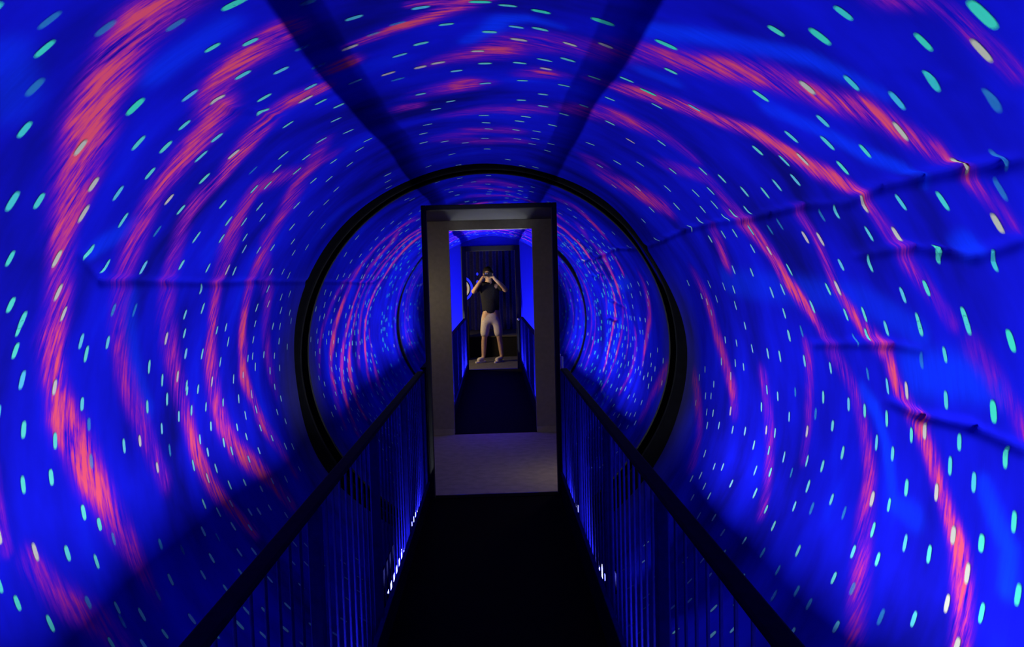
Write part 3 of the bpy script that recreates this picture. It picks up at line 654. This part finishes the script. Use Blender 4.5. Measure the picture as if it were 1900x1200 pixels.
pr = empty('person', (-.075, 14.3, 0), 'person in dark shirt and pale shorts standing in far doorway holding camera to face', 'person')
b = Rig()
b.add('pelvis', (0, 0, .88), (.135, .10))
b.add('spine', (-.005, .0, 1.03), (.115, .09), 'pelvis').add('chest', (-.015, 0, 1.22), (.135, .095), 'spine').add('neckbase', (-.022, -.01, 1.345), (.075, .06), 'chest')
b.add('neck', (-.026, -.02, 1.40), .048, 'neckbase').add('jaw', (-.03, -.05, 1.455), (.055, .062), 'neck').add('skull', (-.033, -.035, 1.54), (.074, .088), 'jaw').add('crown', (-.034, -.02, 1.605), (.05, .06), 'skull')
for s, kn, an, hl, to in ((-1, (-.12, -.03, .47), (-.152, .02, .085), (-.15, .045, .04), (-.25, -.10, .035)), (1, (.125, -.035, .47), (.165, .03, .085), (.165, .055, .04), (.07, -.11, .035))):
    t = 'l' if s < 0 else 'r'
    b.add(t+'hip', (s*.085, 0, .80), .088, 'pelvis').add(t+'thigh', (s*.105, -.02, .64), .072, t+'hip').add(t+'knee', kn, .052, t+'thigh')
    b.add(t+'calf', ((kn[0]+an[0])/2, .02, .33), .052, t+'knee').add(t+'ankle', an, .034, t+'calf').add(t+'ball', ((an[0]+to[0])/2, (an[1]+to[1])/2, .045), .036, t+'ankle').add(t+'toe', to, .028, t+'ball')
arms = {'l': [(-.17, 0, 1.325), (-.235, -.05, 1.27), (-.30, -.11, 1.215), (-.215, -.17, 1.33), (-.135, -.225, 1.445)],
        'r': [(.135, 0, 1.325), (.215, -.05, 1.275), (.275, -.11, 1.225), (.185, -.17, 1.33), (.075, -.225, 1.435)]}
for t, pts in arms.items():
    b.add(t+'sh', pts[0], .058, 'chest').add(t+'up', pts[1], .046, t+'sh').add(t+'el', pts[2], .040, t+'up').add(t+'fo', pts[3], .037, t+'el').add(t+'wr', pts[4], .026, t+'fo')
    sg_ = -1 if t == 'l' else 1
    px = pts[4][0]-sg_*.035
    b.add(t+'palm', (px, -.235, 1.49), (.030, .018), t+'wr')
body = link('body', b.mesh('body'), M['skin'], pr)
# five fingers of each hand, rooted inside the palm and curled round the camera body
for t, px, sg_ in (('l', -.10, -1), ('r', .04, 1)):
    for k in range(4):
        g = Rig(); z = 1.475+.017*k; ln = (.85, 1.0, 1.05, .92)[k]
        g.add('a', (px, -.24, z-.004), .0085).add('b', (px-sg_*.012*ln, -.268, z), .0085, 'a').add('c', (px-sg_*.034*ln, -.283, z+.004), .0078, 'b').add('d', (px-sg_*.055*ln, -.278, z+.005), .0065, 'c')
        link('finger', g.mesh('finger', 1), M['skin'], body)
    g = Rig()
    g.add('a', (px, -.235, 1.475), .010).add('b', (px-sg_*.022, -.222, 1.457), .009, 'a').add('c', (px-sg_*.05, -.225, 1.453), .0075, 'b')
    link('thumb', g.mesh('thumb', 1), M['skin'], body)
for e in (-1, 1):
    MB().ball((-.033+e*.031, -.118, 1.535), .011, 8).build('eye', M['sole'], body, True)
    MB().ball((-.033+e*.078, -.03, 1.53), .025, 8, (.45, .7, 1.2)).build('ear', M['skin'], body, True)
MB().ball((-.033, -.128, 1.505), .016, 8, (.8, 1, 1.4)).build('nose', M['skin'], body, True)
MB().ball((-.031, -.113, 1.468), .018, 8, (1.2, .5, .35)).build('mouth', material('lips', (.32, .12, .10), .5), body, True)
# clothes
g = Rig()
g.add('a', (-.005, 0, .79), (.178, .142)).add('b', (-.005, 0, 1.00), (.150, .112), 'a').add('c', (-.015, 0, 1.21), (.155, .112), 'b').add('d', (-.022, -.005, 1.335), (.085, .072), 'c')
for t, pts in arms.items():
    e_ = Vector(pts[0]).lerp(Vector(pts[2]), .72)
    g.add(t+'s', pts[0], .074, 'c').add(t+'e', tuple(e_), .062, t+'s')
link('shirt', g.mesh('shirt'), M['shirt'], pr)
g = Rig()
g.add('a', (0, 0, .93), (.150, .112)).add('p', (0, 0, .84), (.155, .118), 'a')
for s in (-1, 1):
    t = 'l' if s < 0 else 'r'
    g.add(t+'h', (s*.10, -.005, .72), .090, 'p').add(t+'k', (s*.126, -.025, .42), .080, t+'h')
link('shorts', g.mesh('shorts'), M['shorts'], pr)
bm = bmesh.new(); bmesh.ops.create_uvsphere(bm, u_segments=20, v_segments=14, radius=1)
for v in bm.verts:
    d = v.co.copy(); front = max(0, -d.y)
    v.co = Vector((-.033+d.x*.094, -.012+d.y*(.105-.02*front), 1.555+d.z*(.098 if d.z > 0 else .11*(1-front*.95))))
for v in bm.verts: v.co += Vector((math.sin(v.co.z*160)*.002, math.sin(v.co.x*190)*.002, 0))
me = bpy.data.meshes.new('hair'); bm.to_mesh(me); bm.free()
for p in me.polygons: p.use_smooth = True
link('hair', me, M['hair'], pr)
for a, h2 in (((-.150, .035), (-.255, -.105)), ((.165, .045), (.065, -.115))):
    g = Rig()
    A, B = Vector((a[0], a[1], .058)), Vector((h2[0], h2[1], .045))
    g.add('a', tuple(A), .046).add('b', tuple(A.lerp(B, .5)), .050, 'a').add('c', tuple(B), .040, 'b')
    sh = link('shoe', g.mesh('shoe'), M['shoe'], pr)
    q = MB(); dirv = (B-A).normalized(); side = Vector((-dirv.y, dirv.x, 0)); pts = []
    for k in range(20):
        tt = 2*PI*k/20; lx = math.cos(tt); wy = math.sin(tt)*(.043+.008*lx)
        pts.append((A+B)/2+dirv*lx*((B-A).length/2+.05)+side*wy)
    lo_ = [q.bm.verts.new((p.x, p.y, .001)) for p in pts]; hi = [q.bm.verts.new((p.x, p.y, .026)) for p in pts]
    for k in range(20): q.bm.faces.new((lo_[k], lo_[(k+1) % 20], hi[(k+1) % 20], hi[k]))
    q.bm.faces.new(lo_[::-1]); q.bm.faces.new(hi)
    q.build('sole', M['sole'], sh)
pr.scale = (1.1, 1.1, 1.1)
ph = empty('camera_phone', (-.11, 14.3-.258*1.1-.035, 1.475*1.1), 'small black camera held up in front of the person\'s face', 'camera')
MB().box(-.072, .072, -.008, .008, 0, .075, .006).build('camera_body', M['plastic'], ph)
MB().disc((-.045, .055), .0, .012, -.012, -.006, n=16).build('lens', M['steel'], ph)
MB().ball((-.015, -.009, .055), .006, 8).build('flash', M['sole'], ph, True)
